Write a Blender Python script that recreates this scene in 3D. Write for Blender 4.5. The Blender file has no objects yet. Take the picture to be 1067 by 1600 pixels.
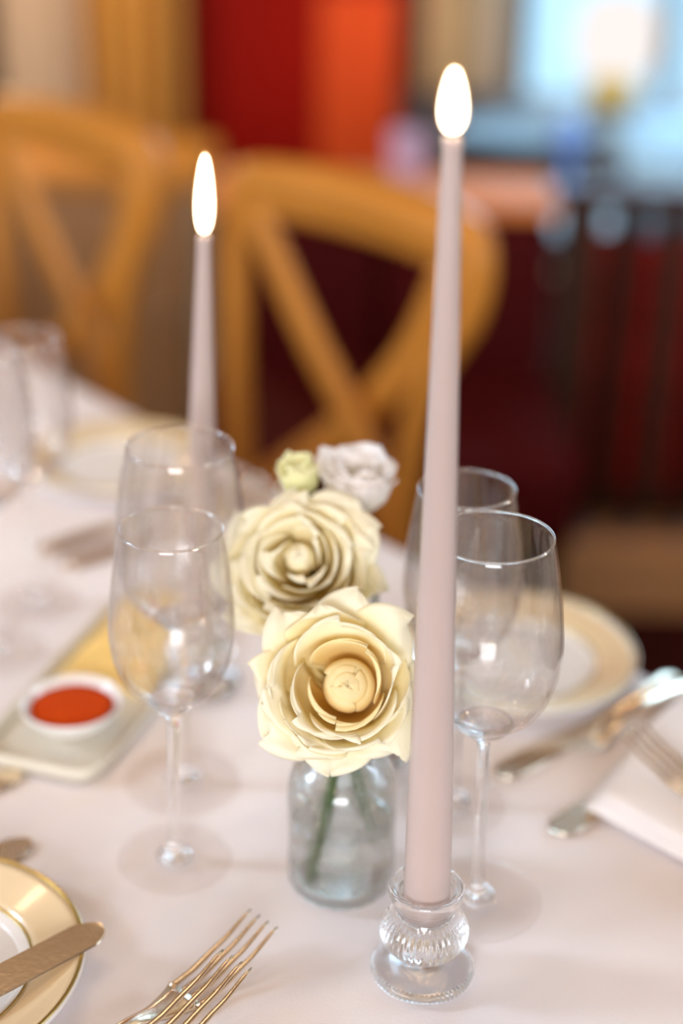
import bpy, bmesh, math, random
from mathutils import Vector, Matrix, Euler
from mathutils import noise as mnoise

scn = bpy.context.scene
COL = scn.collection
random.seed(7)
rad = math.radians

# ------------------------------------------------------------------ camera
cam_d = bpy.data.cameras.new('camera'); cam = bpy.data.objects.new('camera', cam_d); COL.objects.link(cam)
cam.location = (0, 0, 1.25)
PITCH, ROLL = rad(25), rad(1.2)
fw = Vector((0, math.cos(PITCH), -math.sin(PITCH))); u0 = Vector((0, math.sin(PITCH), math.cos(PITCH))); r0 = Vector((1, 0, 0))
rt = math.cos(ROLL) * r0 + math.sin(ROLL) * u0; up = -math.sin(ROLL) * r0 + math.cos(ROLL) * u0
cam.rotation_euler = Matrix((rt, up, -fw)).transposed().to_euler()
cam_d.sensor_fit = 'VERTICAL'; cam_d.sensor_height = 36.0; cam_d.lens = 2350 / 1600 * 36
cam_d.clip_start = 0.02
cam_d.dof.use_dof = True; cam_d.dof.focus_distance = 0.675; cam_d.dof.aperture_fstop = 2.05
scn.camera = cam

# ------------------------------------------------------------------ world, exposure
w = bpy.data.worlds.new('world'); scn.world = w; w.use_nodes = True
bg = w.node_tree.nodes['Background']; bg.inputs[0].default_value = (0.62, 0.82, 1.0, 1); bg.inputs[1].default_value = 2.6
scn.view_settings.view_transform = 'Standard'; scn.view_settings.look = 'None'
scn.view_settings.gamma = 1; scn.view_settings.use_curve_mapping = False
scn.view_settings.exposure = -0.17
cy = scn.cycles
cy.max_bounces = 18; cy.transmission_bounces = 16; cy.transparent_max_bounces = 16; cy.glossy_bounces = 8; cy.diffuse_bounces = 8
cy.caustics_reflective = True; cy.caustics_refractive = True; cy.blur_glossy = 0.4
cy.sample_clamp_indirect = 25.0; cy.use_denoising = True
try: cy.denoiser = 'OPENIMAGEDENOISE'
except Exception: pass

# ------------------------------------------------------------------ lights
def area(name, loc, target, sx, sy, power, color):
    d = bpy.data.lights.new(name, 'AREA'); d.shape = 'RECTANGLE'; d.size = sx; d.size_y = sy; d.energy = power; d.color = color
    o = bpy.data.objects.new(name, d); COL.objects.link(o); o.location = loc
    o.rotation_euler = (Vector(target) - Vector(loc)).to_track_quat('-Z', 'Y').to_euler(); return o
COOL = (0.74, 0.84, 1.0); WARM = (1.0, 0.76, 0.52)
area('daylight_right', (2.50, 0.9, 1.6), (0, 0.9, 0.9), 0.75, 1.1, 6, COOL)      # inside the right window
area('daylight_right_sky', (2.49, 1.2, 1.95), (0, 0.8, 0.8), 0.34, 0.46, 8, (0.66, 0.82, 1.0))   # the patch of bright sky seen through its upper pane
area('daylight_left', (-2.50, 0.6, 1.6), (0, 0.9, 0.9), 0.7, 1.1, 4, COOL)      # inside the left window
area('daylight_left_sky', (-2.49, 0.8, 1.95), (0, 0.8, 0.8), 0.42, 0.55, 34, (0.66, 0.82, 1.0))
area('daylight_behind', (-0.3, -3.28, 1.75), (0, 0.7, 0.95), 1.9, 1.2, 168, (0.94, 0.94, 0.97))  # window behind the photographer
area('daylight_garden', (1.25, 4.3, 1.5), (0.9, 2.8, 0.5), 1.5, 1.2, 38, (0.45, 0.75, 1.0))
area('daylight_garden_sky', (1.0, 4.3, 1.9), (0.2, 1.8, 0.7), 0.4, 0.5, 22, (0.45, 0.72, 1.0))   # bright sky in the upper door panes
area('ceiling_glow', (-0.35, 1.3, 2.60), (-0.35, 1.3, 0), 1.1, 1.1, 10, WARM)           # warm ceiling panel over the table
def bulb(loc, power):  # added unseen warm bulbs, for glints on the glasses and brighter curtains
    d = bpy.data.lights.new('added_warm_bulb', 'POINT'); d.energy = power; d.color = (1.0, 0.70, 0.42); d.shadow_soft_size = 0.05
    o = bpy.data.objects.new('added_warm_bulb', d); COL.objects.link(o); o.location = loc
for p_, e_ in (((-0.95, 3.45, 1.15), 28), ((-1.2, 1.6, 2.45), 4), ((0.7, 2.0, 2.2), 9), ((-0.9, -0.2, 2.45), 4), ((-0.7, -1.2, 2.3), 5), ((-0.1, -1.4, 2.2), 5), ((-1.4, -0.6, 2.3), 5)): bulb(p_, e_)

# ------------------------------------------------------------------ materials
def newmat(name):
    m = bpy.data.materials.new(name); m.use_nodes = True; nt = m.node_tree
    return m, nt, nt.nodes['Principled BSDF'], nt.nodes['Material Output']
def N(nt, t, **kw):
    n = nt.nodes.new(t)
    for k, v in kw.items(): setattr(n, k, v)
    return n
def pmat(name, col, rough=0.5, metal=0.0, col2=None, scale=20, stretch=(1, 1, 1), bump=0.0, bscale=200, **ins):
    m, nt, b, out = newmat(name)
    b.inputs['Base Color'].default_value = (*col, 1); b.inputs['Roughness'].default_value = rough; b.inputs['Metallic'].default_value = metal
    tc = N(nt, 'ShaderNodeTexCoord'); mp = N(nt, 'ShaderNodeMapping'); mp.inputs['Scale'].default_value = stretch
    nt.links.new(tc.outputs['Object'], mp.inputs[0])
    n1 = N(nt, 'ShaderNodeTexNoise'); n1.inputs['Scale'].default_value = scale; n1.inputs['Detail'].default_value = 4
    nt.links.new(mp.outputs[0], n1.inputs[0])
    mx = N(nt, 'ShaderNodeMixRGB'); mx.inputs[1].default_value = (*col, 1)
    c2 = col2 or tuple(c * 0.9 for c in col); mx.inputs[2].default_value = (*c2, 1)
    nt.links.new(n1.outputs[0], mx.inputs[0]); nt.links.new(mx.outputs[0], b.inputs['Base Color'])
    if bump:
        n2 = N(nt, 'ShaderNodeTexNoise'); n2.inputs['Scale'].default_value = bscale; nt.links.new(mp.outputs[0], n2.inputs[0])
        bp = N(nt, 'ShaderNodeBump'); bp.inputs['Strength'].default_value = bump; bp.inputs['Distance'].default_value = 0.002
        nt.links.new(n2.outputs[0], bp.inputs['Height']); nt.links.new(bp.outputs[0], b.inputs['Normal'])
    for k, v in ins.items(): b.inputs[k.replace('_', ' ')].default_value = v
    return m
def glassmat(name, col=(1, 1, 1), ior=1.5, rough=0.0, clear=0.0, bump=0.0, bscale=300, edge=0.8):
    m, nt, b, out = newmat(name); nt.nodes.remove(b)
    g = N(nt, 'ShaderNodeBsdfGlass'); g.inputs['Color'].default_value = (*col, 1); g.inputs['IOR'].default_value = ior; g.inputs['Roughness'].default_value = rough
    if bump:
        tc = N(nt, 'ShaderNodeTexCoord'); n2 = N(nt, 'ShaderNodeTexNoise'); n2.inputs['Scale'].default_value = bscale; nt.links.new(tc.outputs['Object'], n2.inputs[0])
        bp = N(nt, 'ShaderNodeBump'); bp.inputs['Strength'].default_value = bump; bp.inputs['Distance'].default_value = 0.002
        nt.links.new(n2.outputs[0], bp.inputs['Height']); nt.links.new(bp.outputs[0], g.inputs['Normal'])
    if clear:   # thin walls: part of the light passes straight on, reflection stays by Fresnel
        fr = N(nt, 'ShaderNodeFresnel'); fr.inputs[0].default_value = ior
        tr = N(nt, 'ShaderNodeBsdfTransparent'); lw = N(nt, 'ShaderNodeLayerWeight'); lw.inputs[0].default_value = 0.25   # longer path through the wall at grazing angles
        tc_ = N(nt, 'ShaderNodeMixRGB'); tc_.inputs[1].default_value = (*col, 1); tc_.inputs[2].default_value = (edge, edge * .97, edge * .95, 1); nt.links.new(lw.outputs['Facing'], tc_.inputs[0]); nt.links.new(tc_.outputs[0], tr.inputs[0])
        gl = N(nt, 'ShaderNodeBsdfGlossy'); gl.inputs['Roughness'].default_value = rough
        ge = N(nt, 'ShaderNodeNewGeometry'); om = N(nt, 'ShaderNodeMath', operation='SUBTRACT'); om.inputs[0].default_value = 1.0; nt.links.new(ge.outputs['Backfacing'], om.inputs[1])
        mu = N(nt, 'ShaderNodeMath', operation='MULTIPLY'); nt.links.new(fr.outputs[0], mu.inputs[0]); nt.links.new(om.outputs[0], mu.inputs[1])
        m1 = N(nt, 'ShaderNodeMixShader'); nt.links.new(mu.outputs[0], m1.inputs[0]); nt.links.new(tr.outputs[0], m1.inputs[1]); nt.links.new(gl.outputs[0], m1.inputs[2])
        m2 = N(nt, 'ShaderNodeMixShader'); m2.inputs[0].default_value = clear
        nt.links.new(g.outputs[0], m2.inputs[1]); nt.links.new(m1.outputs[0], m2.inputs[2]); nt.links.new(m2.outputs[0], out.inputs[0])
    else: nt.links.new(g.outputs[0], out.inputs[0])
    return m

GLASS = glassmat('clear_glass', (0.995, 0.995, 0.995), 1.48, clear=0.45, edge=0.9)
THIN = glassmat('thin_stemware_glass', (0.998, 0.998, 0.998), 1.55, clear=0.9, edge=0.86)
FOOTG = glassmat('thin_foot_glass', (1, 1, 1), 1.28, clear=0.95, edge=0.98)
HOLDG = glassmat('ribbed_holder_glass', (0.998, 0.998, 0.998), 1.5, clear=0.08, edge=0.95)
GLASS_VASE = glassmat('pressed_glass', (0.975, 0.985, 0.98), 1.46, clear=0.5, bump=0.2, bscale=110, edge=0.7)
WATER = glassmat('water', (0.985, 0.99, 0.985), 1.33, clear=0.5)
WAX = pmat('dusty_pink_wax', (0.47, 0.375, 0.345), 0.34, bump=0.05, bscale=60, Subsurface_Weight=0.25, Subsurface_Scale=0.006, Coat_Weight=0.3, Coat_Roughness=0.2)
WAX.node_tree.nodes['Principled BSDF'].inputs['Subsurface Radius'].default_value = (1, 0.6, 0.5)
WICK = pmat('charred_wick', (0.03, 0.02, 0.02), 0.9)
STEEL = pmat('silver_cutlery', (0.80, 0.68, 0.52), 0.24, 1.0, col2=(0.76, 0.63, 0.47), scale=60, bump=0.04, bscale=350)  # golden tint puts the warm room's reflection into the silver's colour
PORC = pmat('white_porcelain', (0.86, 0.84, 0.82), 0.15, Coat_Weight=0.4)
RIM = pmat('pale_gold_rim_glaze', (0.72, 0.56, 0.34), 0.22, col2=(0.78, 0.63, 0.42), scale=55, Coat_Weight=0.5, Coat_Roughness=0.08)
GOLD = pmat('gold_line', (0.55, 0.42, 0.14), 0.25, 0.8)
STEM = pmat('green_stem', (0.018, 0.06, 0.006), 0.5, col2=(0.04, 0.10, 0.015), scale=60)
PAPRIKA = pmat('red_spice', (0.62, 0.07, 0.0), 0.95, col2=(0.48, 0.035, 0.0), scale=70, bump=0.8, bscale=600, Specular_IOR_Level=0.12)
BUTTER = pmat('butter_yellow', (0.82, 0.55, 0.16), 0.5, col2=(0.86, 0.62, 0.24), scale=30, Subsurface_Weight=0.3, Subsurface_Scale=0.01)
TRAYM = pmat('pale_stoneware', (0.74, 0.67, 0.57), 0.3, col2=(0.62, 0.60, 0.5), scale=20)
OAK = pmat('honey_oak', (0.56, 0.225, 0.032), 0.4, col2=(0.45, 0.165, 0.02), scale=18, stretch=(1, 1, 0.15), bump=0.1, bscale=80, Specular_IOR_Level=0.25)
RATTAN = pmat('woven_rattan', (0.42, 0.27, 0.12), 0.6, col2=(0.30, 0.18, 0.07), scale=120)
DARKWOOD = pmat('dark_stained_wood', (0.022, 0.008, 0.004), 0.4, col2=(0.032, 0.012, 0.006), scale=14, stretch=(1, 1, 0.2), Specular_IOR_Level=0.12)
GREYWOOD = pmat('weathered_brown_wood', (0.05, 0.020, 0.011), 0.5, col2=(0.035, 0.013, 0.007), scale=16, Specular_IOR_Level=0.12)
BROWNWOOD = pmat('brown_floor_wood', (0.66, 0.34, 0.15), 0.5, col2=(0.56, 0.28, 0.12), scale=10, stretch=(0.3, 3, 1), Specular_IOR_Level=0.25)
LEDGEWOOD = pmat('orange_cherry_wood', (0.80, 0.27, 0.06), 0.6, col2=(0.7, 0.21, 0.05), scale=9, stretch=(0.4, 3, 1), Specular_IOR_Level=0.25)
VELVET = pmat('maroon_velvet', (0.075, 0.002, 0.002), 0.75, col2=(0.045, 0.0015, 0.0015), scale=12, Sheen_Weight=0.0, Specular_IOR_Level=0.12)
REDSEAT = pmat('scarlet_upholstery', (0.50, 0.010, 0.008), 0.7, col2=(0.25, 0.006, 0.008), scale=12, Specular_IOR_Level=0.12)
REDWALL = pmat('red_plaster', (0.27, 0.004, 0.0004), 0.75, col2=(0.23, 0.003, 0.0003), scale=3, Specular_IOR_Level=0.12)
PLASTER = pmat('cream_plaster', (0.66, 0.55, 0.42), 0.85, col2=(0.6, 0.5, 0.38), scale=4)
CEIL = pmat('tan_ceiling', (0.32, 0.20, 0.12), 0.9)
FRAME = pmat('white_window_paint', (0.75, 0.74, 0.72), 0.5)
CARPET = pmat('burgundy_carpet', (0.05, 0.006, 0.004), 0.95, col2=(0.03, 0.004, 0.003), scale=30, bump=0.4, bscale=300, Specular_IOR_Level=0.12)
CREAM = pmat('cream_curtain', (0.66, 0.54, 0.42), 0.8, col2=(0.58, 0.46, 0.34), scale=8, Specular_IOR_Level=0.12)
OCHRE = pmat('ochre_curtain', (0.62, 0.34, 0.085), 0.8, col2=(0.52, 0.27, 0.06), scale=8, Specular_IOR_Level=0.12)
SIDEW = pmat('golden_brown_veneer', (0.46, 0.24, 0.11), 0.5, col2=(0.38, 0.19, 0.08), scale=9, Specular_IOR_Level=0.12)
CHAIRFAB = pmat('dark_teal_paint', (0.03, 0.06, 0.075), 0.5)
PAVE = pmat('pale_terrace_stone', (0.46, 0.58, 0.62), 0.9, col2=(0.40, 0.50, 0.54), scale=5)
BLUEPLATE = pmat('daylight_tinted_porcelain', (0.22, 0.38, 0.50), 0.6, Specular_IOR_Level=0.2)  # cool daylight on a pale plate, put into the base colour
BALLGLINT = pmat('ball_painted_highlight', (0.16, 0.36, 0.85), 0.12, Coat_Weight=0.5)  # blue base colour stands in for the ball's reflected highlight
PEWTER = pmat('dull_pewter', (0.30, 0.24, 0.28), 0.35, 0.9)
TUMBLER = pmat('lilac_glazed_ceramic', (0.55, 0.42, 0.62), 0.15, Coat_Weight=0.6)
PANE = glassmat('window_pane', (1, 1, 1), 1.0)

# table linen: fine weave and soft creases as relief, colour nearly even
LINEN, nt, b, out = newmat('white_table_linen')
b.inputs['Roughness'].default_value = 0.85; b.inputs['Sheen Weight'].default_value = 0.0
tc = N(nt, 'ShaderNodeTexCoord')
na = N(nt, 'ShaderNodeTexNoise'); na.inputs['Scale'].default_value = 5; na.inputs['Detail'].default_value = 2
nt.links.new(tc.outputs['Object'], na.inputs[0])
mx = N(nt, 'ShaderNodeMixRGB'); mx.inputs[1].default_value = (0.83, 0.765, 0.755, 1); mx.inputs[2].default_value = (0.80, 0.745, 0.755, 1)
nt.links.new(na.outputs[0], mx.inputs[0]); nt.links.new(mx.outputs[0], b.inputs['Base Color'])
nb = N(nt, 'ShaderNodeTexNoise'); nb.inputs['Scale'].default_value = 9; nb.inputs['Detail'].default_value = 1.5; nb.inputs['Distortion'].default_value = 0.6
mpp = N(nt, 'ShaderNodeMapping'); mpp.inputs['Scale'].default_value = (1, 0.45, 1); nt.links.new(tc.outputs['Object'], mpp.inputs[0]); nt.links.new(mpp.outputs[0], nb.inputs[0])
bp = N(nt, 'ShaderNodeBump'); bp.inputs['Strength'].default_value = 0.9; bp.inputs['Distance'].default_value = 0.012
wv = N(nt, 'ShaderNodeTexNoise'); wv.inputs['Scale'].default_value = 900; nt.links.new(tc.outputs['Object'], wv.inputs[0])
bp2 = N(nt, 'ShaderNodeBump'); bp2.inputs['Strength'].default_value = 0.15; bp2.inputs['Distance'].default_value = 0.0006
nt.links.new(nb.outputs[0], bp.inputs['Height']); nt.links.new(wv.outputs[0], bp2.inputs['Height'])
nt.links.new(bp.outputs[0], bp2.inputs['Normal']); nt.links.new(bp2.outputs[0], b.inputs['Normal'])

def petalmat(name, tip, base, trans):
    m, nt, b, out = newmat(name)
    uv = N(nt, 'ShaderNodeUVMap'); sp = N(nt, 'ShaderNodeSeparateXYZ'); nt.links.new(uv.outputs[0], sp.inputs[0])
    rp = N(nt, 'ShaderNodeValToRGB'); rp.color_ramp.elements[0].position = 0.15; rp.color_ramp.elements[0].color = (*base, 1)
    rp.color_ramp.elements[1].position = 0.8; rp.color_ramp.elements[1].color = (*tip, 1)
    nt.links.new(sp.outputs[1], rp.inputs[0]); nt.links.new(rp.outputs[0], b.inputs['Base Color'])
    b.inputs['Roughness'].default_value = 0.55; b.inputs['Sheen Weight'].default_value = 0.15
    tr = N(nt, 'ShaderNodeBsdfTranslucent'); nt.links.new(rp.outputs[0], tr.inputs[0])
    ms = N(nt, 'ShaderNodeMixShader'); ms.inputs[0].default_value = trans
    # fine veins along the petal
    tcx = N(nt, 'ShaderNodeMapping'); tcx.inputs['Scale'].default_value = (26, 2, 1); nt.links.new(uv.outputs[0], tcx.inputs[0])
    nn = N(nt, 'ShaderNodeTexNoise'); nn.inputs['Scale'].default_value = 1; nt.links.new(tcx.outputs[0], nn.inputs[0])
    bb = N(nt, 'ShaderNodeBump'); bb.inputs['Strength'].default_value = 0.15; bb.inputs['Distance'].default_value = 0.001
    nt.links.new(nn.outputs[0], bb.inputs['Height']); nt.links.new(bb.outputs[0], b.inputs['Normal'])
    nt.links.new(b.outputs[0], ms.inputs[1]); nt.links.new(tr.outputs[0], ms.inputs[2]); nt.links.new(ms.outputs[0], out.inputs[0])
    return m
ROSE = petalmat('cream_petal', (0.99, 0.96, 0.82), (0.98, 0.88, 0.47), 0.48)
ROSE_IN = petalmat('butter_cream_petal', (0.97, 0.88, 0.56), (0.96, 0.76, 0.24), 0.46)
WHITEPET = petalmat('white_petal', (0.99, 0.97, 0.96), (0.97, 0.95, 0.88), 0.6)
GREENPET = petalmat('greenish_petal', (0.96, 0.94, 0.66), (0.80, 0.84, 0.40), 0.45)

def emit(name, col, s):
    m, nt, b, out = newmat(name); nt.nodes.remove(b)
    e = N(nt, 'ShaderNodeEmission'); e.inputs[0].default_value = (*col, 1); e.inputs[1].default_value = s
    nt.links.new(e.outputs[0], out.inputs[0]); return m
FLAME = emit('flame_core', (1.0, 0.80, 0.55), 13)
LAMPGLOW = emit('lit_lamp_shade', (1.0, 0.92, 0.88), 1.15)
HALO, nt, b, out = newmat('flame_mantle'); nt.nodes.remove(b)
ve = N(nt, 'ShaderNodeEmission'); ve.inputs[0].default_value = (1.0, 0.42, 0.08, 1); ve.inputs[1].default_value = 90
nt.links.new(ve.outputs[0], out.inputs['Volume'])

# ------------------------------------------------------------------ helpers
def link(name, bm, mat, parent=None, smooth=True, loc=None, rot=None):
    me = bpy.data.meshes.new(name); bmesh.ops.recalc_face_normals(bm, faces=bm.faces) if not getattr(bm, 'keepn', False) else None
    bm.to_mesh(me); bm.free()
    if isinstance(mat, (list, tuple)):
        for x in mat: me.materials.append(x)
    else: me.materials.append(mat)
    for p in me.polygons: p.use_smooth = smooth
    o = bpy.data.objects.new(name, me); COL.objects.link(o)
    if parent: o.parent = parent
    if loc is not None: o.location = loc
    if rot is not None: o.rotation_euler = rot
    return o
def tag(o, label, cat, group=None, kind=None):
    o['label'] = label; o['category'] = cat
    if group: o['group'] = group
    if kind: o['kind'] = kind
    return o
def thing(name, label, cat, loc=(0, 0, 0), rot=(0, 0, 0), group=None):
    o = bpy.data.objects.new(name, None); COL.objects.link(o); o.empty_display_size = 0.02
    o.location = loc; o.rotation_euler = rot; return tag(o, label, cat, group)
def struct(name, bm, mat, smooth=False, **k):
    o = link(name, bm, mat, smooth=smooth, **k); o['kind'] = 'structure'; return o
def dup(root, loc, rot, label, group=None):
    r = root.copy(); COL.objects.link(r); r.location = loc; r.rotation_euler = rot; r['label'] = label
    if group: r['group'] = group
    for ch in list(root.children):
        c = ch.copy(); COL.objects.link(c); c.parent = r
        for g in list(ch.children):
            d = g.copy(); COL.objects.link(d); d.parent = c
    return r
def lathe(prof, n=48, mod=None, cap=True):
    """closed or open revolve of (r,z); mod(r,z,a)->r"""
    bm = bmesh.new(); rings = []
    for (r, z) in prof:
        if r < 1e-6: rings.append([bm.verts.new((0, 0, z))]); continue
        ring = []
        for i in range(n):
            a = 2 * math.pi * i / n; rr = mod(r, z, a) if mod else r
            ring.append(bm.verts.new((rr * math.cos(a), rr * math.sin(a), z)))
        rings.append(ring)
    for A, B in zip(rings, rings[1:]):
        for i in range(n):
            j = (i + 1) % n
            if len(A) == 1 and len(B) == 1: continue
            if len(A) == 1: bm.faces.new((A[0], B[i], B[j]))
            elif len(B) == 1: bm.faces.new((A[i], A[j], B[0]))
            else: bm.faces.new((A[i], A[j], B[j], B[i]))
    return bm
def add_box(bm, c, s, rot=None, bev=0.0):
    M = Matrix.Translation(c) @ (rot.to_4x4() if rot else Matrix.Identity(4)) @ Matrix.Diagonal((*s, 1))
    r = bmesh.ops.create_cube(bm, size=1, matrix=M)
    if bev:
        es = list({e for v in r['verts'] for e in v.link_edges})
        bmesh.ops.bevel(bm, geom=es, offset=bev, segments=2, affect='EDGES', profile=0.7)
    return bm
def box(c, s, rot=None, bev=0.0): return add_box(bmesh.new(), c, s, rot, bev)
def sweep(bm, pts, prof_r, n=12, squash=1.0, up=Vector((0, 0, 1)), cap=True):
    """tube along pts; prof_r: radius or list; squash flattens along the binormal"""
    pts = [Vector(p) for p in pts]; rings = []
    for i, p in enumerate(pts):
        d = (pts[min(i + 1, len(pts) - 1)] - pts[max(i - 1, 0)]).normalized()
        a = d.cross(up)
        if a.length < 1e-4: a = d.cross(Vector((1, 0, 0)))
        a.normalize(); bb = a.cross(d).normalized()
        r = prof_r[i] if isinstance(prof_r, (list, tuple)) else prof_r
        rings.append([bm.verts.new(p + a * (r * math.cos(t)) + bb * (r * squash * math.sin(t))) for t in [2 * math.pi * k / n for k in range(n)]])
    for A, B in zip(rings, rings[1:]):
        for i in range(n): bm.faces.new((A[i], A[(i + 1) % n], B[(i + 1) % n], B[i]))
    if cap: bm.faces.new(rings[0][::-1]); bm.faces.new(rings[-1])
    return bm
def catmull(P, m=8):
    P = [Vector(p) for p in P]; Q = [P[0] * 2 - P[1]] + P + [P[-1] * 2 - P[-2]]; out = []
    for i in range(1, len(Q) - 2):
        for k in range(m):
            t = k / m; a, b_, c, d = Q[i - 1], Q[i], Q[i + 1], Q[i + 2]
            out.append(0.5 * ((2 * b_) + (c - a) * t + (2 * a - 5 * b_ + 4 * c - d) * t * t + (3 * b_ - a - 3 * c + d) * t ** 3))
    out.append(P[-1]); return out
def prof(P, m=6): return [(max(p[0], 0), p[1]) for p in [(v.x, v.y) for v in catmull([(a, b_, 0) for a, b_ in P], m)]]

# ------------------------------------------------------------------ the setting: room
X0, X1, Y0, Y1, ZC = -2.6, 2.6, -3.4, 4.4, 2.7
struct('floor', box((0, 0.5, -0.05), (5.4, 8.0, 0.1)), CARPET)
struct('ceiling', box((0, 0.5, ZC + 0.05), (5.4, 8.0, 0.1)), CEIL)
def wall_x(name, x, holes, mat, y0=Y0, y1=Y1):       # wall in the plane x = const with window holes (y0,y1,z0,z1)
    bm = bmesh.new(); ys = y0
    for (a, b_, c, d) in holes:
        add_box(bm, (x, (ys + a) / 2, ZC / 2), (0.1, a - ys, ZC)); add_box(bm, (x, (a + b_) / 2, c / 2), (0.1, b_ - a, c))
        add_box(bm, (x, (a + b_) / 2, (d + ZC) / 2), (0.1, b_ - a, ZC - d)); ys = b_
    add_box(bm, (x, (ys + y1) / 2, ZC / 2), (0.1, y1 - ys, ZC)); return struct(name, bm, mat)
def wall_y(name, y, x0, x1, holes, mat):
    bm = bmesh.new(); xs = x0
    for (a, b_, c, d) in holes:
        if a > xs: add_box(bm, ((xs + a) / 2, y, ZC / 2), (a - xs, 0.1, ZC))
        if c > 0: add_box(bm, ((a + b_) / 2, y, c / 2), (b_ - a, 0.1, c))
        add_box(bm, ((a + b_) / 2, y, (d + ZC) / 2), (b_ - a, 0.1, ZC - d)); xs = b_
    if x1 > xs: add_box(bm, ((xs + x1) / 2, y, ZC / 2), (x1 - xs, 0.1, ZC))
    return struct(name, bm, mat)
wall_x('wall_right', X1 + 0.05, [(0.15, 1.65, 0.85, 2.25)], PLASTER)
wall_x('wall_left', X0 - 0.05, [(-0.05, 1.25, 0.85, 2.25)], PLASTER)
wall_y('wall_front', Y0 - 0.05, X0, X1, [(-1.3, 0.9, 0.95, 2.4)], PLASTER)
wall_y('wall_back', Y1 + 0.05, X0, 0.36, [], REDWALL)
wall_y('wall_back_right', Y1 + 0.05, 0.36, X1, [(0.44, 2.2, 0.02, 2.2)], PLASTER)
def win(name, c, w_, h_, axis):
    fr = bmesh.new(); t = 0.05
    def seg(u, v, su, sv):
        if axis == 'x': add_box(fr, (c[0], c[1] + u, c[2] + v), (t, su, sv))
        else: add_box(fr, (c[0] + u, c[1], c[2] + v), (su, t, sv))
    seg(-w_ / 2 + t / 2, 0, t, h_); seg(w_ / 2 - t / 2, 0, t, h_); seg(0, h_ / 2 - t / 2, w_ - 2 * t, t); seg(0, -h_ / 2 + t / 2, w_ - 2 * t, t)
    seg(0, 0, t * 0.7, h_ - 2 * t)
    o = struct(name, fr, FRAME)
    for s_ in (-1, 1):
        cc = list(c); k = 1 if axis == 'x' else 0; cc[k] += s_ * w_ / 4
        sz = (0.006, w_ / 2 - t * 1.4, h_ - 2 * t) if axis == 'x' else (w_ / 2 - t * 1.4, 0.006, h_ - 2 * t)
        p = link('pane', box(cc, sz), PANE, o, smooth=False)
    return o
win('window_1', (X1 + 0.05, 0.9, 1.55), 1.5, 1.4, 'x')
win('window_2', (X0 - 0.05, 0.6, 1.55), 1.3, 1.4, 'x')
win('window_3', (-0.2, Y0 - 0.05, 1.675), 2.2, 1.45, 'y')
# garden door, dark framed glazing that shows the pale terrace
dr = bmesh.new()
for (x, sx) in ((0.47, 0.06), (0.90, 0.035), (1.32, 0.06), (1.76, 0.035), (2.17, 0.06)): add_box(dr, (x, Y1 + 0.05, 1.1), (sx, 0.06, 2.16))
for z, sz in ((0.06, 0.1), (0.40, 0.03), (2.15, 0.08)): add_box(dr, (1.32, Y1 + 0.05, z), (1.76, 0.055, sz))
door = struct('door_1', dr, CHAIRFAB)
for i, x in enumerate((0.685, 1.11, 1.54, 1.965)): link('pane', box((x, Y1 + 0.05, 1.12), (0.38, 0.006, 2.0)), PANE, door, smooth=False)
struct('trim_1', box((0.155, Y1 - 0.02, 1.1), (0.05, 0.06, 2.2)), DARKWOOD)
struct('trim_2', box((0.275, Y1 - 0.04, 1.1), (0.15, 0.1, 2.2)), pmat('olive_ochre_paint', (0.36, 0.28, 0.14), 0.6))
struct('terrace_ground', box((0, 9.5, -0.06), (16, 10, 0.08)), PAVE)

def curtain(name, x0, x1, y, mat, label, folds):
    bm = bmesh.new(); n = 60; zz = [0.02, 0.6, 1.4, 2.5]; cols = []
    for side in (0, 1):
        g = []
        for i in range(n + 1):
            t = i / n; g.append([bm.verts.new((x0 + (x1 - x0) * t, y + 0.035 * math.sin(t * folds * 2 * math.pi) + 0.012 * math.sin(t * 31 + z) + side * 0.006, z)) for z in zz])
        for i in range(n):
            for k in range(len(zz) - 1): bm.faces.new((g[i][k], g[i + 1][k], g[i + 1][k + 1], g[i][k + 1]))
        cols.append(g)
    return tag(link(name, bm, mat), label, 'curtain')
struct('trim_4', box((0.02, Y1 - 0.015, 0.40), (0.22, 0.03, 0.80)), pmat('orange_painted_panel', (0.60, 0.075, 0.012), 0.6, Specular_IOR_Level=0.15))
curtain('curtain', -0.972, -0.735, 4.28, CREAM, 'cream curtain hanging in folds at the far left of the red wall', 4)
curtain('curtain', -0.73, -0.46, 4.28, OCHRE, 'ochre yellow curtain hanging between the cream curtain and the red wall', 4)
curtain('curtain', -1.9, -0.976, 4.30, DARKWOOD, 'dark brown curtain at the left picture edge beside the cream curtain', 9)

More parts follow.
